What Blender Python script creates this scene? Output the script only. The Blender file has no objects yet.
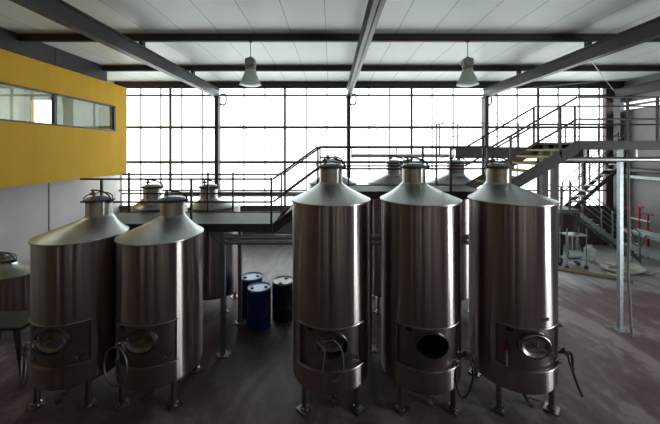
import bpy, bmesh, math, random
from math import sin, cos, pi, radians
from mathutils import Vector, Matrix

C = bpy.context.scene.collection
SC = bpy.context.scene
random.seed(7)

# ------------------------------------------------------------------ camera
cam_d = bpy.data.cameras.new('camera')
cam = bpy.data.objects.new('camera', cam_d)
C.objects.link(cam)
cam.location = (0, 0, 4.37)
cam.rotation_euler = (radians(90), 0, 0)
cam_d.sensor_fit = 'HORIZONTAL'
cam_d.sensor_width = 36.0
cam_d.lens = 305.0 / 660.0 * 36.0
cam_d.shift_x = -1.0 / 660.0
cam_d.shift_y = -60.5 / 660.0
cam_d.clip_start = 0.05
SC.camera = cam

# ------------------------------------------------------------------ world, light, exposure
SC.view_settings.view_transform = 'Standard'
SC.view_settings.look = 'None'
SC.view_settings.gamma = 1.0
SC.view_settings.use_curve_mapping = False
SC.view_settings.exposure = 0.62
SC.cycles.use_denoising = True
SC.cycles.max_bounces = 10
SC.cycles.diffuse_bounces = 5
SC.cycles.glossy_bounces = 5
SC.cycles.transparent_max_bounces = 12
SC.cycles.sample_clamp_indirect = 6.0
SC.cycles.caustics_reflective = False
SC.cycles.caustics_refractive = False

SKY_BASE, SKY_BOOST = 2.4, 11.0
world = bpy.data.worlds.new('overcast_sky')
SC.world = world
world.use_nodes = True
wn, wl = world.node_tree.nodes, world.node_tree.links
wn.clear()
w_out = wn.new('ShaderNodeOutputWorld')
w_bg = wn.new('ShaderNodeBackground')
w_tc = wn.new('ShaderNodeTexCoord')
w_sep = wn.new('ShaderNodeSeparateXYZ')
w_ramp = wn.new('ShaderNodeValToRGB')
w_map = wn.new('ShaderNodeMapRange')
w_map.inputs['From Min'].default_value = -1
w_map.inputs['From Max'].default_value = 1
wl.new(w_tc.outputs['Generated'], w_sep.inputs[0])
wl.new(w_sep.outputs['Z'], w_map.inputs['Value'])
wl.new(w_map.outputs[0], w_ramp.inputs[0])
wl.new(w_ramp.outputs[0], w_bg.inputs[0])
wl.new(w_bg.outputs[0], w_out.inputs[0])
e = w_ramp.color_ramp.elements
e[0].position = 0.25; e[0].color = (0.90, 0.97, 0.95, 1)
e[1].position = 0.60; e[1].color = (0.90, 1.0, 0.985, 1)
w_bg.inputs['Strength'].default_value = SKY_BASE
# sky boost added behind the viewpoint and to the right, to fill the room
w_dot = wn.new('ShaderNodeVectorMath'); w_dot.operation = 'DOT_PRODUCT'
w_dot.inputs[1].default_value = (0.6, -0.8, 0)
w_boost = wn.new('ShaderNodeMapRange'); w_boost.interpolation_type = 'SMOOTHSTEP'
w_boost.inputs['From Min'].default_value = 0.05; w_boost.inputs['From Max'].default_value = 0.55
w_boost.inputs['To Min'].default_value = SKY_BASE; w_boost.inputs['To Max'].default_value = SKY_BOOST
wl.new(w_tc.outputs['Generated'], w_dot.inputs[0])
wl.new(w_dot.outputs['Value'], w_boost.inputs['Value'])
wl.new(w_boost.outputs[0], w_bg.inputs['Strength'])


def portal(loc, rot, sx, sy):
    d = bpy.data.lights.new('daylight_opening', 'AREA')
    d.shape = 'RECTANGLE'; d.size = sx; d.size_y = sy
    d.cycles.is_portal = True
    o = bpy.data.objects.new('daylight_opening', d)
    o.location = loc; o.rotation_euler = rot
    C.objects.link(o)


portal((1.6, 14.28, 4.55), (radians(-90), 0, 0), 23.0, 5.7)
portal((13.38, 1.45, 2.15), (radians(90), 0, radians(90)), 3.0, 4.3)


# ------------------------------------------------------------------ materials
def new_mat(name):
    m = bpy.data.materials.new(name)
    m.use_nodes = True
    nt = m.node_tree
    b = nt.nodes['Principled BSDF']
    return m, nt.nodes, nt.links, b


def coords(n, l, scale=(1, 1, 1), kind='Object'):
    t = n.new('ShaderNodeTexCoord'); mp = n.new('ShaderNodeMapping')
    mp.inputs['Scale'].default_value = scale
    l.new(t.outputs[kind], mp.inputs[0])
    return mp.outputs[0]


def noise(n, l, vec, scale, detail=4, rough=0.55, dist=0.0):
    t = n.new('ShaderNodeTexNoise')
    t.inputs['Scale'].default_value = scale
    t.inputs['Detail'].default_value = detail
    t.inputs['Roughness'].default_value = rough
    t.inputs['Distortion'].default_value = dist
    l.new(vec, t.inputs['Vector'])
    return t.outputs['Fac']


def ramp(n, l, fac, stops):
    r = n.new('ShaderNodeValToRGB')
    el = r.color_ramp.elements
    while len(el) < len(stops):
        el.new(0.5)
    for k, (p, c) in enumerate(stops):
        el[k].position = p
        el[k].color = (c[0], c[1], c[2], 1) if not isinstance(c, float) else (c, c, c, 1)
    l.new(fac, r.inputs[0])
    return r.outputs[0]


def bump(n, l, b, h, strength, dist=0.02):
    bp = n.new('ShaderNodeBump')
    bp.inputs['Strength'].default_value = strength
    bp.inputs['Distance'].default_value = dist
    l.new(h, bp.inputs['Height'])
    l.new(bp.outputs[0], b.inputs['Normal'])


def mul(c, k):
    return tuple(x * k for x in c)


def simple(name, col, rough=0.5, metal=0.0, var=0.12, scale=6.0, spec=0.5):
    m, n, l, b = new_mat(name)
    f = noise(n, l, coords(n, l), scale)
    l.new(ramp(n, l, f, [(0.3, mul(col, 1 - var)), (0.7, mul(col, 1 + var))]), b.inputs['Base Color'])
    b.inputs['Roughness'].default_value = rough
    b.inputs['Metallic'].default_value = metal
    b.inputs['Specular IOR Level'].default_value = spec
    return m


def steel_brushed(name, col, rough, aniso):
    """brushed sheet, grain running round the vertical axis"""
    m, n, l, b = new_mat(name)
    v = coords(n, l, (14, 14, 0.25))
    f = noise(n, l, v, 1.0, 3)
    l.new(ramp(n, l, f, [(0.3, mul(col, 0.86)), (0.7, mul(col, 1.08))]), b.inputs['Base Color'])
    b.inputs['Roughness'].default_value = rough
    w = noise(n, l, coords(n, l, (7, 7, 0.12)), 1.0, 2)
    bump(n, l, b, w, 0.5, 0.012)
    b.inputs['Metallic'].default_value = 1.0
    b.inputs['Anisotropic'].default_value = aniso
    b.inputs['Anisotropic Rotation'].default_value = 0.25
    t = n.new('ShaderNodeTangent'); t.direction_type = 'RADIAL'; t.axis = 'Z'
    l.new(t.outputs[0], b.inputs['Tangent'])
    return m


def glass(name, tint=(1, 1, 1), rough=0.0):
    m = bpy.data.materials.new(name); m.use_nodes = True
    n, l = m.node_tree.nodes, m.node_tree.links
    n.clear()
    out = n.new('ShaderNodeOutputMaterial'); mx = n.new('ShaderNodeMixShader')
    tr = n.new('ShaderNodeBsdfTransparent'); gl = n.new('ShaderNodeBsdfGlossy')
    lw = n.new('ShaderNodeLayerWeight'); lw.inputs['Blend'].default_value = 0.5
    pw = n.new('ShaderNodeMath'); pw.operation = 'POWER'; pw.inputs[1].default_value = 5.0
    fr = n.new('ShaderNodeMath'); fr.operation = 'MULTIPLY_ADD'; fr.inputs[1].default_value = 0.94; fr.inputs[2].default_value = 0.045
    l.new(lw.outputs['Facing'], pw.inputs[0]); l.new(pw.outputs[0], fr.inputs[0])
    tr.inputs[0].default_value = (*tint, 1); gl.inputs['Roughness'].default_value = rough
    l.new(fr.outputs[0], mx.inputs[0]); l.new(tr.outputs[0], mx.inputs[1]); l.new(gl.outputs[0], mx.inputs[2])
    l.new(mx.outputs[0], out.inputs[0])
    return m


def emit(name, col, s):
    m = bpy.data.materials.new(name); m.use_nodes = True
    n, l = m.node_tree.nodes, m.node_tree.links
    b = n['Principled BSDF']
    b.inputs['Base Color'].default_value = (*col, 1)
    b.inputs['Emission Color'].default_value = (*col, 1)
    b.inputs['Emission Strength'].default_value = s
    return m


def floor_mat():
    m, n, l, b = new_mat('worn_painted_floor')
    v = coords(n, l, (1, 1, 1))
    v2 = coords(n, l, (1.1, 0.35, 1))
    a = noise(n, l, v, 0.55, 6, 0.62, 0.6)
    c = noise(n, l, v2, 1.3, 8, 0.6, 1.2)
    d = noise(n, l, v, 9.0, 4, 0.6)
    mx = n.new('ShaderNodeMath'); mx.operation = 'MULTIPLY_ADD'
    l.new(c, mx.inputs[0]); mx.inputs[1].default_value = 0.75; l.new(a, mx.inputs[2])
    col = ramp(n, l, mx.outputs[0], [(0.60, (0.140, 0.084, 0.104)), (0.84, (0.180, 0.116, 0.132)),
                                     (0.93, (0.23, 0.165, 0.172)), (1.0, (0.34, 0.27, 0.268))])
    mix = n.new('ShaderNodeMix'); mix.data_type = 'RGBA'; mix.blend_type = 'MULTIPLY'
    mix.inputs['Factor'].default_value = 0.5
    l.new(col, mix.inputs['A'])
    l.new(ramp(n, l, d, [(0.3, (0.7, 0.7, 0.7)), (0.7, (1.15, 1.15, 1.15))]), mix.inputs['B'])
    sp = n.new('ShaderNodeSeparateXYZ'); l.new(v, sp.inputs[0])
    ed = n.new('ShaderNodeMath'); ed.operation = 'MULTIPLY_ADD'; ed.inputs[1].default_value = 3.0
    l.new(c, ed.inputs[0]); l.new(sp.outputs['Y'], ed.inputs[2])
    st = n.new('ShaderNodeMapRange'); st.inputs['From Min'].default_value = 11.0; st.inputs['From Max'].default_value = 12.4  # daylight near the windows painted in as a paler base colour
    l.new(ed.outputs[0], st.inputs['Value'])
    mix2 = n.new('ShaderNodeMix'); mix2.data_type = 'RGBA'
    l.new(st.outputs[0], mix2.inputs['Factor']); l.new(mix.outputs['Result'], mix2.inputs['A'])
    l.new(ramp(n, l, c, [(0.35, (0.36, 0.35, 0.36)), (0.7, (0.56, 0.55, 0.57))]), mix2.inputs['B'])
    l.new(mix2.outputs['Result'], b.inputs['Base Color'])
    l.new(ramp(n, l, a, [(0.35, 0.30), (0.7, 0.52)]), b.inputs['Roughness'])
    b.inputs['Specular IOR Level'].default_value = 0.12
    bump(n, l, b, d, 0.08, 0.01)
    return m


def ceiling_mat():
    m, n, l, b = new_mat('white_sandwich_panel_ceiling')
    t = n.new('ShaderNodeTexCoord'); s = n.new('ShaderNodeSeparateXYZ')
    l.new(t.outputs['Object'], s.inputs[0])
    ad = n.new('ShaderNodeMath'); ad.operation = 'ADD'; ad.inputs[1].default_value = 100 * 0.95 + 0.15
    dv = n.new('ShaderNodeMath'); dv.operation = 'DIVIDE'; dv.inputs[1].default_value = 0.95
    fr = n.new('ShaderNodeMath'); fr.operation = 'FRACT'
    l.new(s.outputs['X'], ad.inputs[0]); l.new(ad.outputs[0], dv.inputs[0]); l.new(dv.outputs[0], fr.inputs[0])
    seam = n.new('ShaderNodeMath'); seam.operation = 'LESS_THAN'; seam.inputs[1].default_value = 0.022
    l.new(fr.outputs[0], seam.inputs[0])
    f = noise(n, l, coords(n, l, (1, 0.3, 1)), 0.8)
    base = ramp(n, l, f, [(0.3, (0.78, 0.82, 0.81)), (0.7, (0.84, 0.88, 0.87))])
    mix = n.new('ShaderNodeMix'); mix.data_type = 'RGBA'
    l.new(seam.outputs[0], mix.inputs['Factor']); l.new(base, mix.inputs['A'])
    mix.inputs['B'].default_value = (0.33, 0.35, 0.35, 1)
    l.new(mix.outputs['Result'], b.inputs['Base Color'])
    b.inputs['Roughness'].default_value = 0.38
    return m


def plaster(name, col, var=0.1, sc=1.2, rough=0.8):
    m, n, l, b = new_mat(name)
    f = noise(n, l, coords(n, l), sc, 7, 0.6)
    g = noise(n, l, coords(n, l), 25, 3)
    l.new(ramp(n, l, f, [(0.3, mul(col, 1 - var)), (0.7, mul(col, 1 + var))]), b.inputs['Base Color'])
    b.inputs['Roughness'].default_value = rough
    bump(n, l, b, g, 0.1, 0.01)
    return m


def yellow_mat():
    m, n, l, b = new_mat('yellow_painted_board')
    f = noise(n, l, coords(n, l, (1, 3.0, 0.35)), 1.0, 5, 0.6)
    g = noise(n, l, coords(n, l, (6, 6, 30)), 1.0, 3)
    c1 = ramp(n, l, f, [(0.3, (0.55, 0.315, 0.030)), (0.7, (0.62, 0.36, 0.038))])
    l.new(c1, b.inputs['Base Color'])
    b.inputs['Specular IOR Level'].default_value = 0.12
    b.inputs['Roughness'].default_value = 0.7
    bump(n, l, b, g, 0.04, 0.01)
    return m


M = {
    'floor': floor_mat(), 'ceiling': ceiling_mat(), 'yellow': yellow_mat(),
    'grey_wall': plaster('grey_concrete_panel', (0.53, 0.50, 0.50)),
    'brown_wall': plaster('dark_brown_base_wall', (0.13, 0.10, 0.095)),
    'dark_wall': plaster('dark_rear_wall', (0.06, 0.042, 0.042)),
    'right_wall': plaster('cool_grey_wall', (0.30, 0.28, 0.30)),
    'reflector': plaster('pale_reflector', (0.45, 0.42, 0.42)),
    'cream': plaster('cream_office_wall', (0.68, 0.70, 0.62)),
    'steel_frame': simple('dark_painted_steel', (0.060, 0.054, 0.062), 0.45, 0.0),
    'purlin': simple('dark_purple_purlin', (0.032, 0.022, 0.024), 0.6),
    'rafter': simple('dark_grey_rafter', (0.028, 0.024, 0.030), 0.4),
    'mullion': simple('dark_window_frame', (0.075, 0.075, 0.08), 0.5),
    'pale_bar': simple('pale_grey_glazing_bar', (0.50, 0.52, 0.52), 0.5),
    'tank': steel_brushed('brushed_stainless', (0.45, 0.385, 0.375), 0.28, 1.0),
    'tank_panel': simple('satin_stainless_panel', (0.34, 0.295, 0.29), 0.30, 1.0),
    'cone': simple('satin_stainless_cone', (0.50, 0.51, 0.515), 0.32, 1.0, 0.06, 3),
    'neck': steel_brushed('brushed_stainless_neck', (0.60, 0.56, 0.53), 0.40, 0.92),
    'dull_ring': simple('dull_steel_ring', (0.20, 0.175, 0.165), 0.5, 0.8),
    'lid': simple('dark_satin_lid', (0.26, 0.27, 0.29), 0.32, 0.9),
    'polished': simple('polished_steel', (0.36, 0.33, 0.315), 0.28, 1.0, 0.05),
    'rubber': simple('dark_blue_grey_rubber', (0.035, 0.045, 0.06), 0.55),
    'black': simple('black_paint', (0.015, 0.014, 0.015), 0.4),
    'brass': simple('tan_brass', (0.28, 0.19, 0.10), 0.4, 0.6),
    'galv': simple('galvanised_steel', (0.33, 0.36, 0.375), 0.42, 0.75, 0.15, 12),
    'walk': simple('dull_walkway_steel', (0.068, 0.061, 0.061), 0.5, 0.4, 0.2, 8),
    'grate': simple('grey_grating', (0.14, 0.135, 0.13), 0.6, 0.3, 0.25, 30),
    'tread': simple('grating_tread', (0.13, 0.12, 0.10), 0.6, 0.2, 0.25, 30),
    'pale_tread': simple('pale_grating_tread', (0.62, 0.62, 0.56), 0.6),
    'nosing': simple('yellow_nosing', (0.62, 0.42, 0.05), 0.55),
    'silver': simple('silver_pipe', (0.40, 0.39, 0.385), 0.36, 0.9, 0.08),
    'blue_drum': simple('blue_plastic', (0.010, 0.028, 0.26), 0.35),
    'blue_top': simple('pale_blue_lid', (0.36, 0.50, 0.72), 0.3),
    'black_drum': simple('black_plastic', (0.012, 0.010, 0.011), 0.4),
    'white_top': simple('pale_grey_lid', (0.60, 0.60, 0.58), 0.35),
    'white_plastic': simple('white_plastic', (0.80, 0.80, 0.77), 0.45),
    'cream_hose': simple('cream_hose', (0.76, 0.73, 0.65), 0.5),
    'grey_hose': simple('pinkish_grey_hose', (0.30, 0.27, 0.26), 0.5),
    'tan_hose': simple('tan_hose', (0.30, 0.22, 0.13), 0.6),
    'black_hose': simple('black_hose', (0.02, 0.018, 0.018), 0.45),
    'red': simple('red_paint', (0.48, 0.02, 0.03), 0.4),
    'pale_blue': simple('pale_blue_grey_paint', (0.55, 0.63, 0.66), 0.5),
    'lamp_metal': simple('lamp_housing_grey', (0.26, 0.28, 0.26), 0.4, 0.3),
    'glass': glass('clear_glass'),
    'office_glass': glass('office_glass', (0.95, 0.97, 0.95)),
    'streak_glass': glass('streak_glass', (0.27, 0.25, 0.235)),  # tint of the added panes mirrored in the tanks
    'lamp_lens': simple('pale_lamp_lens', (0.75, 0.78, 0.76), 0.3),
    'lit': emit('lit_fitting', (0.95, 1.0, 0.95), 5.0),
    'olive': simple('olive_yellow_panel', (0.34, 0.30, 0.04), 0.5),
}


def shade_mat():
    m = bpy.data.materials.new('ribbed_translucent_shade'); m.use_nodes = True
    n, l = m.node_tree.nodes, m.node_tree.links
    b = n['Principled BSDF']; out = n['Material Output']
    f = noise(n, l, coords(n, l), 4)
    c = ramp(n, l, f, [(0.3, (0.80, 0.84, 0.80)), (0.7, (0.88, 0.92, 0.88))])
    l.new(c, b.inputs['Base Color']); b.inputs['Roughness'].default_value = 0.22
    tl = n.new('ShaderNodeBsdfTranslucent'); mx = n.new('ShaderNodeMixShader'); mx.inputs[0].default_value = 0.55
    l.new(c, tl.inputs[0]); l.new(b.outputs[0], mx.inputs[1]); l.new(tl.outputs[0], mx.inputs[2])
    l.new(mx.outputs[0], out.inputs['Surface'])
    return m


M['shade'] = shade_mat()

# ------------------------------------------------------------------ mesh helpers


def finish(bm, name, mat, parent=None, smooth=True, ang=35):
    bmesh.ops.recalc_face_normals(bm, faces=bm.faces)
    if smooth:
        lim = radians(ang)
        for f in bm.faces:
            f.smooth = True
        for ed in bm.edges:
            if len(ed.link_faces) == 2 and ed.calc_face_angle(0) > lim:
                ed.smooth = False
    me = bpy.data.meshes.new(name)
    bm.to_mesh(me); bm.free()
    me.materials.append(mat)
    return link(name, me, parent)


def link(name, me, parent=None):
    o = bpy.data.objects.new(name, me)
    C.objects.link(o)
    if parent is not None:
        o.parent = parent
    return o


def box(bm, c, s, rz=0.0, m=None):
    mat = Matrix.Translation(c) @ Matrix.Rotation(rz, 4, 'Z') @ Matrix.Diagonal((s[0], s[1], s[2], 1))
    if m is not None:
        mat = m @ mat
    return bmesh.ops.create_cube(bm, size=1.0, matrix=mat)['verts']


def box2(bm, a, b):
    box(bm, ((a[0] + b[0]) / 2, (a[1] + b[1]) / 2, (a[2] + b[2]) / 2), (abs(b[0] - a[0]), abs(b[1] - a[1]), abs(b[2] - a[2])))


def bar(bm, p, q, w, h):
    """rectangular bar p->q, h measured towards world up"""
    p, q = Vector(p), Vector(q)
    d = q - p; L = d.length; d.normalize()
    up = Vector((0, 0, 1)) if abs(d.z) < 0.99 else Vector((0, 1, 0))
    s = d.cross(up).normalized(); u = s.cross(d).normalized()
    m = Matrix((d, s, u)).transposed().to_4x4()
    m.translation = (p + q) / 2
    bmesh.ops.create_cube(bm, size=1.0, matrix=m @ Matrix.Diagonal((L, w, h, 1)))


def tube(bm, pts, r, n=10, closed=False, cap=True):
    pts = [Vector(p) for p in pts]
    N = len(pts)
    tans = []
    for i in range(N):
        if closed:
            d = pts[(i + 1) % N] - pts[i - 1]
        else:
            d = pts[min(i + 1, N - 1)] - pts[max(i - 1, 0)]
        tans.append(d.normalized())
    t = tans[0]
    a = Vector((0, 0, 1)) if abs(t.z) < 0.9 else Vector((1, 0, 0))
    u = t.cross(a).normalized()
    rings = []
    for i in range(N):
        t = tans[i]
        u = (u - t * u.dot(t)).normalized()
        v = t.cross(u)
        rr = r[i] if isinstance(r, (list, tuple)) else r
        rings.append([bm.verts.new(pts[i] + (u * cos(2 * pi * k / n) + v * sin(2 * pi * k / n)) * rr) for k in range(n)])
    M_ = N if closed else N - 1
    for i in range(M_):
        A, B = rings[i], rings[(i + 1) % N]
        for k in range(n):
            try:
                bm.faces.new((A[k], A[(k + 1) % n], B[(k + 1) % n], B[k]))
            except ValueError:
                pass
    if cap and not closed:
        bm.faces.new(rings[0][::-1]); bm.faces.new(rings[-1])


def smooth_path(pts, k=8, closed=False):
    P = [Vector(p) for p in pts]
    out = []
    N = len(P)
    rng = range(N) if closed else range(N - 1)
    for i in rng:
        if closed:
            p0, p1, p2, p3 = P[i - 1], P[i], P[(i + 1) % N], P[(i + 2) % N]
        else:
            p0, p1, p2, p3 = P[max(i - 1, 0)], P[i], P[i + 1], P[min(i + 2, N - 1)]
        for j in range(k):
            t = j / k
            out.append(0.5 * ((2 * p1) + (-p0 + p2) * t + (2 * p0 - 5 * p1 + 4 * p2 - p3) * t * t + (-p0 + 3 * p1 - 3 * p2 + p3) * t ** 3))
    if not closed:
        out.append(P[-1])
    return out


def lathe(bm, prof, n=48, c=(0, 0, 0), cap0=False, cap1=False):
    rings = []
    for (r, z) in prof:
        rings.append([bm.verts.new((c[0] + r * cos(2 * pi * k / n), c[1] + r * sin(2 * pi * k / n), c[2] + z)) for k in range(n)])
    for a, b in zip(rings, rings[1:]):
        for k in range(n):
            bm.faces.new((a[k], a[(k + 1) % n], b[(k + 1) % n], b[k]))
    if cap0: bm.faces.new(rings[0][::-1])
    if cap1: bm.faces.new(rings[-1])
    return rings


def thing(name, label, cat, loc=(0, 0, 0), rz=0.0, group=None, kind=None):
    o = bpy.data.objects.new(name, None)
    C.objects.link(o)
    o.empty_display_size = 0.2
    o.location = loc; o.rotation_euler = (0, 0, rz)
    return tag(o, label, cat, group, kind)


def tag(o, label, cat, group=None, kind=None):
    o['label'] = label; o['category'] = cat
    if group: o['group'] = group
    if kind: o['kind'] = kind
    return o


def struct(bm, name, mat, label, cat, smooth=False, group=None):
    return tag(finish(bm, name, mat, None, smooth), label, cat, group, 'structure')


def panel_wall(bm, axis, pos, thick, u0, u1, z0, z1, holes):
    """wall with rectangular holes; axis 'x' = plane x=pos (u=y), axis 'y' = plane y=pos (u=x)"""
    us = sorted({u0, u1, *[h[0] for h in holes], *[h[1] for h in holes]})
    zs = sorted({z0, z1, *[h[2] for h in holes], *[h[3] for h in holes]})
    for i in range(len(us) - 1):
        for j in range(len(zs) - 1):
            cu, cz = (us[i] + us[i + 1]) / 2, (zs[j] + zs[j + 1]) / 2
            if any(h[0] < cu < h[1] and h[2] < cz < h[3] for h in holes):
                continue
            if axis == 'x':
                box2(bm, (pos, us[i], zs[j]), (pos + thick, us[i + 1], zs[j + 1]))
            else:
                box2(bm, (us[i], pos, zs[j]), (us[i + 1], pos + thick, zs[j + 1]))


B = bmesh.new

# ------------------------------------------------------------------ room shell
STREAK_SLITS = [(-8.7, -7.2), (-6.75, -6.35), (-4.2, -3.6), (-2.4, -1.2), (1.4, 2.2), (3.2, 5.0), (6.1, 6.8), (7.6, 8.8), (10.4, 11.4)]  # unseen glazed openings added behind the viewpoint to streak the tank reflections
XL, XR, YB, YF, ZC = -9.9, 13.4, 14.3, -7.0, 7.57
XO = -12.6          # far side of the office
XP = -8.5           # yellow face

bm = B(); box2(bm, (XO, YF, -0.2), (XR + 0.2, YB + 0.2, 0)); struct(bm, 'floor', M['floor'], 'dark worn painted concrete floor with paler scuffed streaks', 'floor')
bm = B(); box2(bm, (XO, YF, ZC), (XR + 0.2, YB + 0.2, ZC + 0.2)); struct(bm, 'ceiling', M['ceiling'], 'pale grey sandwich panel ceiling with long seams', 'ceiling')
Z_SILL, Z_TOP = 1.78, 7.5
WIN_X0, WIN_X1 = XL, 12.9
bm = B()
panel_wall(bm, 'y', YB, 0.2, XL - 0.2, XR + 0.2, 0, ZC, [(WIN_X0, WIN_X1, Z_SILL, Z_TOP)])
struct(bm, 'wall_back', M['brown_wall'], 'low dark brown wall beneath the bright window front', 'wall')
bm = B()
panel_wall(bm, 'x', XL - 0.2, 0.2, YF, YB, 0, 3.43, [])
panel_wall(bm, 'x', XL - 0.2, 0.2, 12.7, YB, 3.43, ZC, [])
for y in (10.7, 7.0, 3.3):
    pass
wl_ = struct(bm, 'wall_left', M['grey_wall'], 'grey concrete panel wall below the yellow office', 'wall')
bm = B()
for y in (2.0, 6.35, 10.7):
    box2(bm, (XL, y - 0.02, 0), (XL + 0.012, y + 0.02, 3.42))
struct(bm, 'trim_1', M['steel_frame'], 'dark vertical joint strips on the grey wall under the yellow office', 'trim')
bm = B()
STR = [(8.2, 14.2, 6.27, 6.40), (8.2, 14.2, 6.50, 6.60)]
DOOR = (0.0, 2.9, 0.0, 4.2)
panel_wall(bm, 'x', XR, 0.2, YF, YB, 0, ZC, STR + [DOOR])
struct(bm, 'wall_right', M['right_wall'], 'cool grey side wall with two thin bright slits near the roof', 'wall')
bm = B()
panel_wall(bm, 'y', YF - 0.2, 0.2, XO, XR + 0.2, 0, ZC, [(a_, b_, 2.2, 7.0) for a_, b_ in STREAK_SLITS])
struct(bm, 'wall_front', M['dark_wall'], 'dark wall behind the viewpoint', 'wall')

for i, (x, w_) in enumerate([(-9.2, 0.5), (-6.6, 0.9), (-4.6, 0.3), (-3.2, 0.5), (-0.6, 0.35), (0.8, 0.7), (2.4, 0.3), (5.6, 0.6), (7.0, 0.3), (9.5, 1.0), (11.8, 0.5)]):  # pale strips added out of view, mirrored as streaks in the tanks
    bm = B(); box2(bm, (x - w_ / 2, YF, 0), (x + w_ / 2, YF + 0.12, ZC - 0.01))
    struct(bm, 'trim_%d' % (20 + i), M['reflector'], 'pale pilaster added unseen behind the viewpoint to streak the tanks', 'reflector', group='added reflectors behind the viewpoint')

# window front, one window per bay
COLX = [-11.0, -5.16, 0.80, 7.02, 13.1]
HZ = [(7.0, 0.08), (5.50, 0.12), (3.87, 0.12), (2.55, 0.06), (1.81, 0.06)]
vert_px = [141, 161, 170.5, 182, 202.5, 244, 265, 285, 306.5, 327, 369, 389.5, 411.5, 432, 453, 497, 517, 538, 558, 579, 599]
vx = [(p - 331) / 21.33 for p in vert_px]
bays = [(XL, -5.16), (-5.16, 0.80), (0.80, 7.02), (7.02, 12.9)]
names = ['nearest the yellow office', 'left of the centre column', 'right of the centre column', 'behind the stairs on the right']
for i, (a, b_) in enumerate(bays):
    w = thing('window_%d' % (i + 1), 'tall bright white gridded window bay ' + names[i], 'window', ((a + b_) / 2, YB, Z_SILL), kind='structure')
    f = B(); g = B(); ox, oy, oz = w.location
    for (z, h) in HZ:
        box2(f, (a - ox, -0.05, z - h / 2 - oz), (b_ - ox, 0.03, z + h / 2 - oz))
    for x in vx:
        if a + 0.1 < x < b_ - 0.1:
            wd = 0.048; tgt = g
            if any(abs(x - t) < 0.15 for t in (-2.15, 3.75, 9.7, -7.52)):
                wd = 0.10; tgt = f
            box2(tgt, (x - wd / 2 - ox, -0.04, 0), (x + wd / 2 - ox, 0.03, Z_TOP - oz))
    finish(f, 'window_frame', M['mullion'], w, False)
    finish(g, 'glazing_bars', M['pale_bar'], w, False)
    f = B(); box2(f, (a - ox, 0.04, 0), (b_ - ox, 0.05, Z_TOP - oz))
    finish(f, 'window_pane', M['glass'], w, False)
for i, (y0, y1, z0, z1) in enumerate(STR):
    f = B(); box2(f, (XR + 0.09, y0, z0), (XR + 0.1, y1, z1))
    struct(f, 'window_%d' % (5 + i), M['glass'], ('lower' if i == 0 else 'upper') + ' thin bright glazed slit high on the right wall', 'window')
f = B(); box2(f, (XR + 0.09, DOOR[0], 0), (XR + 0.1, DOOR[1], DOOR[3]))
d1 = struct(f, 'door_1', M['glass'], 'tall glazed door in the right wall outside the photo', 'door')
f = B()
for y in (DOOR[0] + 0.03, DOOR[1] - 0.03):
    box(f, (XR + 0.06, y, DOOR[3] / 2), (0.08, 0.06, DOOR[3]))
box(f, (XR + 0.06, (DOOR[0] + DOOR[1]) / 2, DOOR[3] - 0.03), (0.08, DOOR[1] - DOOR[0], 0.06))
finish(f, 'door_frame', M['steel_frame'], d1, False)

for i, (a_, b_) in enumerate(STREAK_SLITS):
    f = B(); box2(f, (a_, YF - 0.1, 2.2), (b_, YF - 0.09, 7.0))
    struct(f, 'window_%d' % (8 + i), M['glass' if i == 1 else 'streak_glass'], 'glass pane added unseen behind the viewpoint to streak the tank reflections', 'window', group='added reflection panes behind the viewpoint')

# office box
OY1 = 12.7
WO = (4.2, 12.0, 5.17, 6.16)
bm = B()
panel_wall(bm, 'x', XP - 0.12, 0.12, YF, OY1, 3.43, 7.02, [WO])
panel_wall(bm, 'y', OY1 - 0.12, 0.12, XO, XP - 0.12, 3.43, 7.02, [(-12.35, -11.5, 5.4, 6.5)])
struct(bm, 'wall_office', M['yellow'], 'yellow painted wall of the raised office box', 'wall')
bm = B()
box2(bm, (XO, YF, 3.43), (XP - 0.12, OY1 - 0.12, 3.55))
box2(bm, (XO, YF, 6.9), (XP - 0.12, OY1 - 0.12, 7.02))
box2(bm, (XO - 0.1, YF, 0), (XO, OY1, ZC))
panel_wall(bm, 'x', XP - 0.14, 0.018, YF, OY1 - 0.14, 3.56, 6.89, [WO])
panel_wall(bm, 'y', OY1 - 0.14, 0.018, XO, XP - 0.14, 3.56, 6.89, [(-12.35, -11.5, 5.4, 6.5)])
struct(bm, 'trim_2', M['cream'], 'cream inner shell of the office seen through its window', 'wall')
w = thing('window_7', 'dark framed strip window in the yellow office wall', 'window', (XP - 0.06, 8.1, 5.17), kind='structure')
f = B()
for y in (4.2, 6.79, 9.39, 11.97):
    box(f, (0.04, y - 8.1, 0.495), (0.10, 0.09, 0.99))
box(f, (0.04, 0, 0.02), (0.10, 7.8, 0.045)); box(f, (0.04, 0, 0.97), (0.10, 7.8, 0.045))
finish(f, 'window_frame', M['black'], w, False)
f = B(); box2(f, (-0.004, -3.9, 0.0), (0.004, 3.9, 0.99)); finish(f, 'window_pane', M['office_glass'], w, False)
f = B()
for y in (5.0, 7.4, 9.8):
    box(f, (-10.6, y, 6.87), (0.5, 1.2, 0.05))
struct(f, 'trim_3', M['lit'], 'lit ceiling panels inside the office', 'ceiling light')
f = B(); box(f, (-8.95, 12.3, 5.2), (0.5, 0.45, 3.28)); o = finish(f, 'office_cabinet', M['olive'], None, False)
tag(o, 'tall olive cabinet inside the right end of the office window', 'cabinet')

# fascia beam above the office
bm = B(); box2(bm, (XP - 0.25, YF, 7.03), (XP + 0.02, 11.55, ZC))
for y in (9.4,):
    box2(bm, (XP + 0.02, y - 0.015, 7.04), (XP + 0.03, y + 0.015, ZC))
struct(bm, 'trim_4', M['rafter'], 'dark grey fascia band between the yellow office and the ceiling', 'beam')

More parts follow.
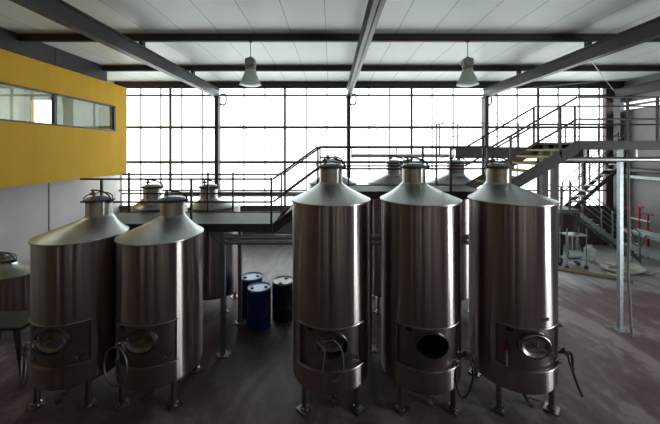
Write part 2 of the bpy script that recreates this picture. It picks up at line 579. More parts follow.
# roof beams, purlins, columns
def i_beam_y(bm, x, y0, y1, zb, zt, w=0.2, tf=0.03, tw=0.02):
    box2(bm, (x - w / 2, y0, zb), (x + w / 2, y1, zb + tf))
    box2(bm, (x - w / 2, y0, zt - tf), (x + w / 2, y1, zt))
    box2(bm, (x - tw / 2, y0, zb), (x + tw / 2, y1, zt))


RN = ['left roof beam running over the two left tanks', 'middle roof beam running over the middle tanks',
      'right roof beam running over the stairs', 'short roof beam in the far right corner']
for i, x in enumerate(COLX[1:]):
    bm = B(); i_beam_y(bm, x, YF, 14.05, 6.84, 7.22)
    for py in (0.93, 4.63, 8.33, 11.4):
        box(bm, (x, py, 7.30), (0.10, 0.14, 0.17))
    struct(bm, 'roof_beam', M['rafter'], 'dark steel ' + RN[i], 'beam', group='roof beams running towards the windows')
PN = {0.93: 'roof purlin behind the viewpoint', 4.63: 'roof purlin just above the viewpoint', 8.33: 'nearest dark roof purlin, the one the lamps hang from',
      11.4: 'middle dark roof purlin crossing behind the lamps', 14.0: 'farthest dark roof purlin along the window tops'}
for y, lab in PN.items():
    bm = B(); y0 = XP + 0.02 if y < 13 else XL
    zb = 7.375 if y < 13 else 7.27
    box2(bm, (y0, y - 0.06, zb), (XR, y + 0.06, zb + 0.03)); box2(bm, (y0, y - 0.06, 7.54), (XR, y + 0.06, ZC))
    box2(bm, (y0, y - 0.06, zb), (XR, y - 0.045, ZC))
    struct(bm, 'roof_purlin', M['purlin'], lab, 'purlin', group='roof purlins')
CN = ['left of the centre, in front of the window', 'at the centre of the window front', 'right of the centre, behind the walkway', 'at the right end of the window front']
for i, x in enumerate(COLX[1:]):
    bm = B()
    box2(bm, (x - 0.085, 13.72, 0), (x + 0.085, 14.055, 6.84))
    box(bm, (x, 13.88, 6.82), (0.26, 0.4, 0.04)); box(bm, (x, 13.88, 0.02), (0.3, 0.45, 0.04))
    struct(bm, 'column', M['steel_frame'], 'dark steel column ' + CN[i], 'column', group='steel columns of the window front')
    o = finish_pipe = B()
    tube(o, smooth_path([(x + 0.10, 14.0, 7.0), (x + 0.28, 14.0, 7.0), (x + 0.34, 14.0, 6.9), (x + 0.34, 14.0, 6.62), (x + 0.26, 14.0, 6.52), (x + 0.1, 14.0, 6.52)], 6), 0.035, 8)
    if i < 3:
        o = finish(o, 'pipe_bend', M['steel_frame'])
        tag(o, 'small dark hooked pipe at the head of the ' + ['left', 'centre', 'right'][i] + ' column', 'pipe', 'hooked pipes at the column heads', 'structure')
    else:
        o.free()

# brace rods
def rod(p, q, r, name, lab, cat='brace', mat='mullion', group='thin brace rods in the window front'):
    b_ = B(); tube(b_, [p, q], r, 6)
    return tag(finish(b_, name, M[mat]), lab, cat, group, 'structure')


rod((-5.05, 13.98, 6.6), (0.72, 13.98, 0.6), 0.011, 'brace_rod', 'thin diagonal rod falling right from the left column')
rod((0.72, 14.02, 6.6), (-5.05, 14.02, 0.6), 0.011, 'brace_rod', 'thin diagonal rod falling left from the centre column')
rod((7.12, 13.98, 6.6), (13.0, 13.98, 0.6), 0.011, 'brace_rod', 'thin diagonal rod falling right from the right column')
rod((0.9, 13.98, 6.6), (6.9, 13.98, 0.6), 0.011, 'brace_rod', 'thin diagonal rod falling right from the centre column')
rod((7.1, 8.5, 7.1), (13.1, 14.0, 7.0), 0.015, 'roof_tie_rod', 'thin steel tie rod below the ceiling at the far right corner', 'tie rod', 'galv', 'roof tie rods')
rod((7.1, 14.0, 7.1), (13.1, 10.2, 7.1), 0.013, 'roof_tie_rod', 'thin tie rod crossing to the right wall below the ceiling', 'tie rod', 'galv', 'roof tie rods')

# silver duct along the window sill + sill board
bm = B(); tube(bm, [(-7.6, 14.0, 2.42), (-0.9, 14.0, 2.42)], 0.13, 16)
for x in (-7, -4, -1.2):
    box(bm, (x, 14.1, 2.3), (0.06, 0.36, 0.05))
o = finish(bm, 'silver_duct', M['silver']); tag(o, 'horizontal silver duct along the bottom of the left windows', 'duct', None, 'structure')
bm = B(); tube(bm, [(0.9, 13.62, 4.18), (5.25, 13.62, 4.18)], 0.085, 14)
for x in (0.95, 3.0, 5.0):
    box(bm, (x, 13.85, 4.08), (0.05, 0.5, 0.04)); box(bm, (x, 14.0, 4.3), (0.05, 0.05, 0.45))
o = finish(bm, 'silver_duct', M['silver']); tag(o, 'thin horizontal duct crossing the window right of the centre column', 'duct', None, 'structure')
# gallery slab under the viewpoint, added unseen to shade the foreground floor
bm = B(); box2(bm, (XO + 0.02, YF, 2.58), (7.0, 1.55, 2.75)); struct(bm, 'trim_40', M['dark_wall'], 'dark gallery slab added unseen beneath the viewpoint, shades the near floor', 'gallery')


# ------------------------------------------------------------------ steel tanks
RT = 0.70          # radius
ZB, ZP0, ZP1 = 0.45, 0.81, 1.51
AC = radians(48)
NECK_Y = 0.40
CACHE = {}


def cpart(key, build, name, mat, parent, smooth=True, ang=35):
    if key in CACHE:
        return link(name, CACHE[key], parent)
    o = finish(build(), name, mat, parent, smooth, ang)
    CACHE[key] = o.data
    return o


def cyl(r, a, z):      # a measured from the front (-y) towards +x
    return (r * sin(a), -r * cos(a), z)


def b_body(rim, plain):
    def f():
        bm = B()
        n = 112
        angs = [-pi + 2 * pi * k / n for k in range(n)]
        for i, s in ((0, -AC), (0, AC)):
            k = min(range(n), key=lambda q: abs(angs[q] - s)); angs[k] = s
        zs = [(RT - 0.05, ZB - 0.02), (RT - 0.02, ZB - 0.008), (RT - 0.004, ZB + 0.015), (RT, ZB + 0.05), (RT, ZP0), (RT, ZP1), (RT, (ZP1 + rim) / 2 + 0.1), (RT, rim)]
        rows = [[bm.verts.new(cyl(r, a, z)) for a in angs] for r, z in zs]
        for j in range(len(zs) - 1):
            for k in range(n):
                a0, a1 = angs[k], angs[(k + 1) % n]
                mid = (a0 + a1) / 2 if a1 > a0 else pi
                if not plain and zs[j][1] >= ZP0 - 1e-4 and zs[j + 1][1] <= ZP1 + 1e-4 and abs(mid) < AC:
                    continue
                bm.faces.new((rows[j][k], rows[j][(k + 1) % n], rows[j + 1][(k + 1) % n], rows[j + 1][k]))
        bm.faces.new(rows[0][::-1])
        if not plain:      # reveals of the front recess
            ri = RT - 0.045
            inner = [a for a in angs if -AC - 1e-4 <= a <= AC + 1e-4]
            for z in (ZP0, ZP1):
                for a0, a1 in zip(inner, inner[1:]):
                    bm.faces.new([bm.verts.new(cyl(r, a, z)) for r, a in ((RT, a0), (RT, a1), (ri, a1), (ri, a0))])
            for a in (-AC, AC):
                bm.faces.new([bm.verts.new(cyl(r, a, z)) for r, z in ((RT, ZP0), (RT, ZP1), (ri, ZP1), (ri, ZP0))])
        return bm
    return f


HZC, HW, HH = 1.235, 0.27, 0.205     # hatch centre height, half width, half height


def b_panel():
    bm = B(); n = 72; ri = RT - 0.045
    rows = []
    a_h = math.asin(HW / ri)
    for j in range(6):
        t = j / 5.0
        row = []
        for k in range(n):
            th = 2 * pi * k / n
            ex, ez = a_h * cos(th), HH * sin(th)
            # rectangle boundary in the same direction
            dx, dz = cos(th) * AC, sin(th) * 0.35
            s = max(abs(dx) / AC, abs(dz) / 0.35)
            rx, rz = dx / s, dz / s
            zc = HZC + (1.16 - HZC) * t
            row.append(bm.verts.new(cyl(ri, ex + (rx - ex) * t, zc + ez + (rz - ez) * t)))
        rows.append(row)
    for a, b_ in zip(rows, rows[1:]):
        for k in range(n):
            bm.faces.new((a[k], a[(k + 1) % n], b_[(k + 1) % n], b_[k]))
    return bm


def b_band(z):      # raised lip above the lower skirt and round the recess head
    def f():
        bm = B(); tube(bm, [cyl(RT + 0.004, -AC - 0.03 + (2 * AC + 0.06) * k / 24, z) for k in range(25)], 0.014, 8)
        return bm
    return f


def oval(rx, rz, y, n=40):
    return [(rx * cos(2 * pi * k / n), y, rz * sin(2 * pi * k / n)) for k in range(n)]


def b_collar():
    bm = B(); n = 48
    prof = [(0.0, -0.50, -0.012), (0.0, -0.695, -0.012), (0.004, -0.705, -0.004), (0.014, -0.705, 0.006), (0.018, -0.695, 0.012), (0.012, -0.55, 0.012)]
    rows = []
    for (off, y, _) in prof:
        rows.append([bm.verts.new(((HW - 0.012 + off) * cos(2 * pi * k / n), y, (HH - 0.012 + off) * sin(2 * pi * k / n))) for k in range(n)])
    for a, b_ in zip(rows, rows[1:]):
        for k in range(n):
            bm.faces.new((a[k], a[(k + 1) % n], b_[(k + 1) % n], b_[k]))
    return bm


def b_door(k=1.0):
    bm = B(); n = 48
    prof = [(1.0, 0.015), (1.0, -0.012), (0.93, -0.02), (0.88, -0.006), (0.6, 0.02), (0.3, 0.035), (0.06, 0.038)]
    rows = [[bm.verts.new((HW * 0.93 * k * s * cos(2 * pi * q / n), y, HH * 0.92 * k * s * sin(2 * pi * q / n))) for q in range(n)] for s, y in prof]
    for a, b_ in zip(rows, rows[1:]):
        for q in range(n):
            bm.faces.new((a[q], a[(q + 1) % n], b_[(q + 1) % n], b_[q]))
    bm.faces.new(rows[-1])
    bm.faces.new(rows[0][::-1])
    return bm


def b_handwheel():
    bm = B()
    for a in (90, 205, 335):
        tube(bm, [(0, -0.03, 0), (0.17 * cos(radians(a)), -0.045, 0.15 * sin(radians(a)))], 0.011, 8)
    tube(bm, [(0, 0.04, 0), (0, -0.06, 0)], 0.03, 12)
    return bm


def b_lever():
    bm = B()
    tube(bm, smooth_path([(-0.2, -0.02, 0.03), (-0.1, -0.05, -0.01), (0.0, -0.07, 0.03), (0.12, -0.05, 0.06)], 6), 0.011, 8)
    tube(bm, [(0, 0.03, 0), (0, -0.09, 0.02)], 0.022, 10)
    tube(bm, [(-0.22, 0.02, 0.02), (-0.2, -0.06, 0.04)], 0.02, 10)
    return bm


def b_cone():
    bm = B(); n = 72; R0 = RT + 0.022
    prof = [(R0, 0.0, -0.03), (R0 + 0.004, 0.0, -0.012), (R0, 0.0, 0.0), (0.60, 0.075, 0.050), (0.48, 0.17, 0.103), (0.36, 0.285, 0.162), (0.28, 0.375, 0.208), (0.238, NECK_Y, 0.24), (0.222, NECK_Y, 0.27)]
    rows = [[bm.verts.new((r * cos(2 * pi * k / n), oy + r * sin(2 * pi * k / n), z)) for k in range(n)] for r, oy, z in prof]
    for a, b_ in zip(rows, rows[1:]):
        for k in range(n):
            bm.faces.new((a[k], a[(k + 1) % n], b_[(k + 1) % n], b_[k]))
    return bm


def b_neck():
    bm = B(); lathe(bm, [(0.222, -0.04), (0.222, 0.235), (0.23, 0.242), (0.23, 0.26), (0.205, 0.265)], 48); return bm


def b_lid():
    bm = B(); lathe(bm, [(0.225, 0.0), (0.24, 0.012), (0.23, 0.03), (0.18, 0.055), (0.10, 0.07), (0.02, 0.076)], 48, cap0=True, cap1=True); return bm


def b_lidring():
    bm = B(); lathe(bm, [(0.21, -0.012), (0.256, -0.012), (0.264, 0.0), (0.264, 0.02), (0.25, 0.03), (0.21, 0.03)], 48); return bm


def b_clamp():
    bm = B()
    tube(bm, smooth_path([(0.27, 0, -0.03), (0.265, 0, 0.05), (0.2, 0, 0.115), (0.08, 0, 0.165), (-0.08, 0, 0.185), (-0.2, 0, 0.18)], 8), 0.015, 8)
    tube(bm, smooth_path([(0.255, 0.06, 0.0), (0.22, 0.08, 0.09), (0.05, 0.09, 0.14), (-0.12, 0.08, 0.13), (-0.24, 0.05, 0.02)], 8), 0.010, 8)
    tube(bm, smooth_path([(-0.26, -0.05, 0.0), (-0.28, -0.09, 0.03), (-0.27, -0.02, 0.08), (-0.2, 0.02, 0.12)], 6), 0.010, 8)
    box(bm, (0.27, 0, -0.02), (0.05, 0.08, 0.06))
    return bm


def b_knob():
    bm = B()
    lathe(bm, [(0.014, 0.06), (0.014, 0.095), (0.05, 0.10), (0.062, 0.12), (0.058, 0.14), (0.03, 0.15), (0.014, 0.19)], 20, cap0=True, cap1=True)
    return bm


def b_leg():
    bm = B(); tube(bm, [(0, 0, 0.02), (0, 0, ZB + 0.06)], 0.046, 16); return bm


def b_foot():
    bm = B(); box(bm, (0, 0, 0.012), (0.21, 0.21, 0.024), pi / 4)
    lathe(bm, [(0.075, 0.022), (0.07, 0.05), (0.048, 0.06)], 20); return bm


def b_drain():
    bm = B()
    tube(bm, smooth_path([(0, 0.1, 0.36), (0, 0.1, 0.24), (0, 0.02, 0.17), (0, -0.12, 0.16)], 6), 0.028, 10)
    lathe(bm, [(0.0401, 0.0), (0.0401, 0.03)], 16, (0, -0.12, 0.145), True, True)
    tube(bm, [(0, -0.04, 0.19), (0.0, -0.05, 0.23), (0.16, -0.10, 0.21)], 0.010, 8)
    tube(bm, [(0, 0.1, 0.35), (0, 0.1, 0.47)], 0.06, 14)
    return bm


def b_tap():
    bm = B()
    tube(bm, [(0, 0.1, 0), (0, -0.07, 0)], 0.02, 10)
    tube(bm, [(-0.03, -0.05, 0), (0.03, -0.05, 0)], 0.03, 12)
    tube(bm, [(0, -0.05, 0.02), (0, -0.055, 0.05), (-0.1, -0.08, 0.03)], 0.008, 8)
    return bm


def b_sidevalve():
    bm = B()
    tube(bm, [(-0.12, 0, 0), (0.1, 0, 0)], 0.026, 12)
    tube(bm, [(0.05, -0.05, 0), (0.05, 0.05, 0)], 0.045, 14)
    tube(bm, [(0.02, 0, 0.02), (0.02, -0.02, 0.10)], 0.014, 8)
    tube(bm, [(-0.09, -0.06, 0.11), (0.14, 0.02, 0.10)], 0.011, 8)
    tube(bm, smooth_path([(0.1, 0, 0), (0.15, -0.01, -0.02), (0.16, -0.02, -0.1)], 5), 0.022, 10)
    return bm


def b_plate():
    bm = B(); box(bm, (0, 0, 0), (0.10, 0.008, 0.045)); return bm


def make_tank(label, group, x, y, rz, rim, kind, front=True):
    t = thing('steel_tank', label, 'tank', (x, y, 0), rz, group)
    body = cpart(('body', rim, front), b_body(rim, not front), 'tank_body', M['tank'], t)
    c = cpart('cone', b_cone, 'cone_top', M['cone'], t); c.location = (0, 0, rim)
    nk = cpart('neck', b_neck, 'neck', M['neck'], t); nk.location = (0, NECK_Y, rim + 0.28)
    nr = cpart('lidring', b_lidring, 'seal_ring', M['rubber'], nk); nr.location = (0, 0, 0.265)
    lid = cpart('lid', b_lid, 'lid', M['lid'], t); lid.location = (0, NECK_Y, rim + 0.56)
    turn = pi if not front else 0
    cl = cpart('clamp', b_clamp, 'clamp_bar', M['black'], lid); cl.rotation_euler = (0, 0, turn + random.uniform(-0.25, 0.25))
    kn = cpart('knob', b_knob, 'knob', M['brass'], lid); kn.location = (-0.12 if front else 0.12, 0, -0.005)
    for sx in (-1, 1):
        for sy in (-1, 1):
            lg = cpart('leg', b_leg, 'leg', M['tank_panel'], t); lg.location = (0.445 * sx, 0.43 * sy, 0)
            ft = cpart('foot', b_foot, 'foot_plate', M['tank_panel'], lg)
    if not front:
        return t
    cpart('panel', b_panel, 'hatch_panel', M['tank_panel'], t)
    for z in (ZP0, ZP1):
        cpart(('band', z), b_band(z), 'rim_band', M['polished'], t)
    col = cpart('collar', b_collar, 'hatch_collar', M['polished'], t); col.location = (0, 0, HZC)
    dr = cpart('drain', b_drain, 'drain_valve', M['polished'], t); dr.location = (0.03, -0.42, 0)
    tp = cpart('tap', b_tap, 'sample_tap', M['polished'], t); tp.location = (0.43, -0.58, 0.95)
    pl = cpart('plate', b_plate, 'name_plate', M['black'], t); pl.location = cyl(RT - 0.038, -0.55, 1.43); pl.rotation_euler = (0, 0, -0.55)
    if kind in ('closed', 'ajar', 'ring'):
        d = cpart('door', b_door, 'hatch_door', M['tank_panel'], t)
        if kind == 'closed':
            d.location = (0, -0.69, HZC)
            h = cpart('handwheel', b_handwheel, 'hand_wheel', M['polished'], d)
        elif kind == 'ajar':
            d.location = (-0.03, -0.56, HZC); d.rotation_euler = (radians(6), 0, radians(-16))
            h = cpart('lever', b_lever, 'hatch_lever', M['polished'], d); h.location = (0, -0.05, 0)
        else:
            d.location = (0.0, -0.64, HZC); d.rotation_euler = (radians(-4), 0, 0)
            h = cpart('lever', b_lever, 'hatch_lever', M['polished'], d); h.location = (0, -0.03, 0)
    return t


RIM_T, RIM_L = 3.51, 2.85
YT, YL, YR = 5.6, 5.68, 8.72
front_t = 'tall front tanks in the middle and right'
front_l = 'shorter front tanks on the left'
t1 = make_tank('tall stainless tank, left one of the three tall front tanks', front_t, 0.0, YT, 0, RIM_T, 'ajar')
t2 = make_tank('tall stainless tank with open black hatch, middle of the three front ones', front_t, 1.63, YT, 0, RIM_T, 'open')
t3 = make_tank('tall stainless tank with three-spoked closed hatch, nearest the stairs', front_t, 3.295, YT, 0, RIM_T, 'closed')
l1 = make_tank('shorter stainless tank at far left below the yellow office', front_l, -4.62, YL, 0, RIM_L, 'ring')
l2 = make_tank('shorter stainless tank second from left, right beside another short one', front_l, -3.15, YL, 0, RIM_L, 'ring')
rear = 'rear tanks beyond the walkway'
make_tank('rear stainless tank beyond the walkway, left of the two behind the short tanks', rear, -4.87, YR, pi, RIM_L, None, False)
make_tank('rear stainless tank beside the blue drums, behind the lower walkway', rear, -3.33, YR, pi, RIM_L, None, False)
make_tank('tall rear tank hidden behind the left tall front tank', rear, 0.05, YR, pi, RIM_T, None, False)
make_tank('tall rear tank peeking out behind the middle tall front tank', rear, 1.74, YR, pi, RIM_T, None, False)
make_tank('tall rear tank peeking out between the middle and right front tanks', rear, 3.40, YR, pi, RIM_T, None, False)

# hatch rings on the two left tanks, odd extras of each tank
for t, a in ((l1, -52), (l2, -8)):
    bm = B(); tube(bm, oval(0.205, 0.31, 0, 44), 0.016, 8, closed=True)
    bm2 = bm
    tube(bm2, [(0.13, 0, 0.235), (0.16, 0.05, 0.30)], 0.014, 8)
    r = finish(bm, 'hatch_ring', M['dull_ring'], t)
    r.location = (-0.30, -0.80, 0.93); r.rotation_euler = (0, 0, radians(a))
    bm = B(); tube(bm, smooth_path([(-0.27, -0.69, 1.24), (-0.31, -0.76, 1.27), (-0.24, -0.80, 1.22), (-0.2, -0.79, 1.18)], 6), 0.014, 8)
    finish(bm, 'hinge_arm', M['polished'], t)
# wire loops on tank 1
bm = B()
tube(bm, smooth_path([(-0.16, -0.72, 1.32), (-0.05, -0.76, 1.36), (0.05, -0.78, 1.38), (0.17, -0.79, 1.22), (0.19, -0.80, 0.95), (0.10, -0.80, 0.76), (0.02, -0.79, 0.75)], 8), 0.010, 8)
tube(bm, smooth_path([(-0.16, -0.72, 1.18), (-0.1, -0.77, 1.20), (-0.12, -0.79, 1.02), (-0.14, -0.79, 0.86)], 8), 0.010, 8)
finish(bm, 'hanging_wire', M['galv'], t1)
for t, base, black in ((t2, (0.60, -0.46, 0.93), False), (t3, (0.66, -0.38, 0.94), True)):
    v = cpart('sidevalve', b_sidevalve, 'side_valve', M['walk'], t); v.location = base
    bm = B()
    if black:
        tube(bm, smooth_path([(0.16, -0.02, -0.08), (0.15, -0.05, -0.3), (0.2, -0.08, -0.5), (0.27, -0.10, -0.68)], 8), 0.022, 10)
        tube(bm, smooth_path([(0.06, -0.05, -0.02), (0.09, -0.07, -0.2), (0.17, -0.1, -0.42)], 8), 0.016, 10)
    else:
        tube(bm, smooth_path([(0.1, -0.03, -0.02), (0.12, -0.1, -0.25), (0.02, -0.14, -0.52), (-0.10, -0.14, -0.58), (-0.17, -0.12, -0.40), (-0.17, -0.10, -0.15), (-0.08, -0.06, 0.0)], 8), 0.016, 10)
    finish(bm, 'hose', M['black_hose'], v)
bm = B(); tube(bm, [(0, 0, 0), (0, 0, 0.28)], 0.022, 10); sg = finish(bm, 'sight_tube', M['galv'], t3); sg.location = cyl(RT + 0.02, -0.62, 0.84)
bm = B(); tube(bm, [(0, 0, 0.27), (0, 0, 0.34)], 0.03, 12); finish(bm, 'red_cap', M['red'], sg)['label'] = 'red cap'
bm = B(); box(bm, (0, 0, 0), (0.13, 0.008, 0.05)); pl = finish(bm, 'name_plate', M['black'], t3, False); pl.location = cyl(RT + 0.004, 0.24, 1.66); pl.rotation_euler = (0, 0, 0.24)

# small tank at the far left edge
t = thing('squat_tank', 'squat dark steel tank in the shadow at the left edge', 'tank', (-7.75, 7.6, 0))
bm = B(); lathe(bm, [(0.62, 0.35), (0.68, 0.40), (0.68, 1.45), (0.70, 1.47)], 64, cap0=True); finish(bm, 'tank_body', M['tank'], t)
c = link('cone_top', CACHE['cone'], t); c.location = (0, 0, 1.47); c.rotation_euler = (0, 0, pi)
nk = link('neck', CACHE['neck'], t); nk.location = (0, -NECK_Y, 1.64); nk.scale = (1, 1, 0.6)
lid = link('lid', CACHE['lid'], t); lid.location = (0, -NECK_Y, 1.81)
kn = link('knob', CACHE['knob'], lid); cl = link('clamp_bar', CACHE['clamp'], lid)
for sx in (-1, 1):
    for sy in (-1, 1):
        lg = link('leg', CACHE['leg'], t); lg.location = (0.42 * sx, 0.42 * sy, 0)

# trestle below it
t = thing('steel_trestle', 'dark steel trestle standing left of the leftmost short tank', 'trestle', (-6.35, 6.0, 0))
bm = B(); box(bm, (0, 0, 1.05), (1.1, 0.6, 0.06)); finish(bm, 'top', M['walk'], t, False)
for sx in (-1, 1):
    for sy in (-1, 1):
        bm = B(); bar(bm, (0.58 * sx, 0.27 * sy, 0), (0.40 * sx, 0.24 * sy, 1.03), 0.06, 0.06); finish(bm, 'leg', M['walk'], t, False)

# ------------------------------------------------------------------ walkways, stairs
YN, YW = 6.5, 7.84


def railing(parent, paths, posts, r=0.021, mat='walk'):
    """paths: list of polylines; posts: list of (x,y,z0,z1)"""
    for p in paths:
        bm = B(); tube(bm, p, r, 8); finish(bm, 'handrail', M[mat], parent)
    for (x, y, z0, z1) in posts:
        bm = B(); box2(bm, (x - 0.02, y - 0.02, z0), (x + 0.02, y + 0.02, z1)); finish(bm, 'rail_post', M[mat], parent, False)


ZL, ZM, ZU = 2.81, 3.50, 4.58       # deck heights
def deck(parent, x0, x1, y0, y1, z, fh=0.15, th=0.04):
    bm = B(); box2(bm, (x0, y0 + 0.03, z - th), (x1, y1 - 0.03, z)); finish(bm, 'deck', M['grate'], parent, False)
    for y in (y0, y1 - 0.03):
        bm = B(); box2(bm, (x0, y, z - fh), (x1, y + 0.03, z + 0.02)); finish(bm, 'edge_beam', M['walk'], parent, False)


def support(parent, x, y, ztop, w=0.09, mat='galv'):
    bm = B(); box2(bm, (x - w / 2, y - w / 2, 0.02), (x + w / 2, y + w / 2, ztop))
    s = finish(bm, 'support_post', M[mat], parent, False)
    bm = B(); box2(bm, (x - 0.14, y - 0.11, 0), (x + 0.14, y + 0.11, 0.022))
    for dx in (-0.1, 0.1):
        for dy in (-0.07, 0.07):
            lathe(bm, [(0.018, 0.0), (0.018, 0.03)], 6, (x + dx, y + dy, 0.02), cap1=True)
    finish(bm, 'base_plate', M[mat], s, False)


w1 = thing('lower_walkway', 'lower grated walkway between the short front and rear tanks on the left', 'walkway')
XA, XB = -5.35, -1.24
deck(w1, XA, XB - 0.01, YN, YW, ZL)
rails = []
for y in (YN + 0.02, YW - 0.02):
    rails += [[(XA, y, ZL + 0.97), (XB - 0.03, y, ZL + 0.97)], [(XA, y, ZL + 0.48), (XB - 0.03, y, ZL + 0.48)]]
railing(w1, rails, [((101 - 331) / 46.9, YN + 0.02, ZL, ZL + 0.97), ((191 - 331) / 46.9, YN + 0.02, ZL, ZL + 0.97), (-1.275, YN + 0.02, ZL, ZL + 1.0),
                    ((129 - 331) / 39, YW - 0.02, ZL, ZL + 1.03), ((208 - 331) / 39, YW - 0.02, ZL, ZL + 1.03), ((233 - 331) / 39, YW - 0.02, ZL, ZL + 1.03), (-1.275, YW - 0.02, ZL, ZL + 1.0)])
support(w1, -2.32, YN + 0.06, ZL - 0.14); support(w1, -2.32, YW - 0.06, ZL - 0.14)
support(w1, -5.2, YW - 0.06, ZL - 0.14)
bm = B(); bar(bm, (-2.32, YN + 0.06, 2.35), (-2.75, YN + 0.06, 2.72), 0.05, 0.05)
finish(bm, 'bracket', M['galv'], w1, False)
bm = B(); box2(bm, (-2.36, YN + 0.06, 2.5), (-2.28, YW - 0.06, 2.58))
finish(bm, 'tie_beam', M['galv'], w1, False)


def stair(name, label, x0, z0, x1, z1, y0, y1, n, th=0.04, side_h=0.24, nose=True, top=0.03):
    s = thing(name, label, 'stairs')
    dx, dz = (x1 - x0), (z1 - z0)
    for y in (y0, y1 - 0.03):
        bm = B()
        vs = []
        for yy in (y, y + 0.03):
            vs.append([bm.verts.new((px, yy, pz)) for px, pz in ((x0, z0 - side_h), (x1, z1 - side_h), (x1, z1 + top), (x0, z0 + top))])
        for k in range(4):
            bm.faces.new((vs[0][k], vs[0][(k + 1) % 4], vs[1][(k + 1) % 4], vs[1][k]))
        bm.faces.new(vs[0]); bm.faces.new(vs[1][::-1])
        finish(bm, 'stringer', M['walk'], s, False)
    sg = 1 if dx > 0 else -1
    for k in range(1, n):
        t = k / n
        tx, tz = x0 + dx * t, z0 + dz * t
        bm = B(); box2(bm, (tx - sg * 0.02, y0 + 0.03, tz - th), (tx + sg * 0.24, y1 - 0.03, tz)); tr = finish(bm, 'tread', M['tread'], s, False)
        if nose:
            bm = B(); box2(bm, (tx - sg * 0.035, y0 + 0.035, tz - 0.045), (tx + sg * 0.03, y1 - 0.035, tz + 0.004)); finish(bm, 'nosing', M['nosing'], tr, False)
    return s


s1 = stair('short_stairs', 'short grated steps rising right from the lower walkway behind the left tall tank', XB, ZL, -0.28, ZM, YN, YW, 4, side_h=0.2, nose=False)
rr = []
for y in (YN + 0.02, YW - 0.02):
    rr += [[(XB, y, ZL + 0.97), (-0.28, y, ZM + 0.97)], [(XB, y, ZL + 0.48), (-0.28, y, ZM + 0.5)]]
railing(s1, rr, [(-0.28, YN + 0.02, ZM - 0.1, ZM + 0.97), (-0.28, YW - 0.02, ZM - 0.1, ZM + 0.97)])
w2 = thing('middle_walkway', 'raised grated walkway behind the three tall front tanks', 'walkway')
XM0, XM1 = -0.26, 3.42
deck(w2, XM0, XM1, YN, YW, ZM)
rr = []
for y in (YN + 0.02, YW - 0.02):
    rr += [[(XM0, y, ZM + 0.97), (XM1, y, ZM + 0.97)], [(XM0, y, ZM + 0.5), (XM1, y, ZM + 0.5)]]
railing(w2, rr, [(x, YN + 0.02, ZM, ZM + 0.97) for x in ((423 - 331) / 46.9, (451 - 331) / 46.9, 3.35)] + [(x, YW - 0.02, ZM, ZM + 0.97) for x in (0.45, 2.7)])
support(w2, 0.86, YN + 0.24, ZM - 0.03); support(w2, 2.5, YN + 0.24, ZM - 0.03); support(w2, 0.86, YW + -0.08, ZM - 0.14)
XU0 = 5.28
s2 = stair('grated_stairs', 'grated stairs with yellow step edges climbing right above the right tall tank', XM1 + 0.02, ZM, XU0, ZU, YN, YW, 7)
rr = []
for y in (YN + 0.02, YW - 0.02):
    rr += [[(XM1 + 0.02, y, ZM + 0.97), (XU0 - 0.02, y, ZU + 0.95)], [(XM1 + 0.02, y, ZM + 0.5), (XU0 - 0.02, y, ZU + 0.48)]]
zs_ = lambda x: ZM + (x - XM1) / (XU0 - XM1) * (ZU - ZM)
railing(s2, rr, [(x, YN + 0.02, zs_(x) - 0.1, zs_(x) + 0.95) for x in (3.84, 4.9)] + [(x, YW - 0.02, zs_(x) - 0.1, zs_(x) + 0.95) for x in (3.9, 5.2)], 0.023)
w3 = thing('upper_platform', 'high grated platform with railings at the top right', 'platform')
deck(w3, XU0 + 0.01, 11.5, YN, YW, ZU, 0.17)
rr = []
for y in (YN + 0.02, YW - 0.02):
    rr += [[(XU0 + 0.02, y, ZU + 0.95), (11.5, y, ZU + 0.95)], [(XU0 + 0.02, y, ZU + 0.48), (11.5, y, ZU + 0.48)]]
railing(w3, rr, [(x, YN + 0.02, ZU, ZU + 0.95) for x in (6.34, 6.98, 8.4)] + [(x, YW - 0.02, ZU, ZU + 0.95) for x in (6.25, 7.6)])
support(w3, 5.40, YW - 0.1, ZU - 0.05, 0.14, 'walk'); support(w3, 5.66, YW - 0.1, ZU - 0.05, 0.12, 'walk')
support(w3, 7.08, 7.47, ZU - 0.05, 0.085)
for x in (6.0, 7.1, 8.2):
    bm = B(); box2(bm, (x - 0.04, YN + 0.03, ZU - 0.16), (x + 0.04, YW - 0.03, ZU - 0.04)); finish(bm, 'cross_beam', M['walk'], w3, False)

bm = B(); tube(bm, [(-2.27, YN + 0.06, 2.53), (4.4, YN + 0.06, 2.53)], 0.055, 14)
o = finish(bm, 'transfer_pipe', M['silver']); tag(o, 'upper of two horizontal silver pipes beneath the lower walkway', 'pipe', 'silver pipes under the walkway')
bm = B(); tube(bm, [(-2.27, YN + 0.06, 2.415), (4.4, YN + 0.06, 2.415)], 0.05, 14)
o = finish(bm, 'transfer_pipe', M['silver']); tag(o, 'lower of two horizontal silver pipes beneath the lower walkway', 'pipe', 'silver pipes under the walkway')
bm = B(); tube(bm, [(5.0, YN + 0.1, 4.2), (9.5, YN + 0.1, 4.2)], 0.055, 14)
for x in (5.5, 6.6, 7.7):
    box2(bm, (x - 0.02, YN + 0.08, 4.22), (x + 0.02, YN + 0.12, 4.45))
o = finish(bm, 'silver_pipe', M['silver']); tag(o, 'horizontal silver pipe slung under the high platform', 'pipe')
bm = B(); tube(bm, smooth_path([(7.09, 7.27, 4.405), (7.09, 7.27, 3.4), (7.1, 7.27, 2.2), (7.06, 7.25, 1.4), (7.09, 7.24, 0.9), (7.07, 7.2, 0.4), (7.06, 7.14, 0.03)], 8), 0.028, 10)
o = finish(bm, 'hanging_hose', M['grey_hose']); tag(o, 'greyish hose hanging down beside the pale post on the right', 'hose')

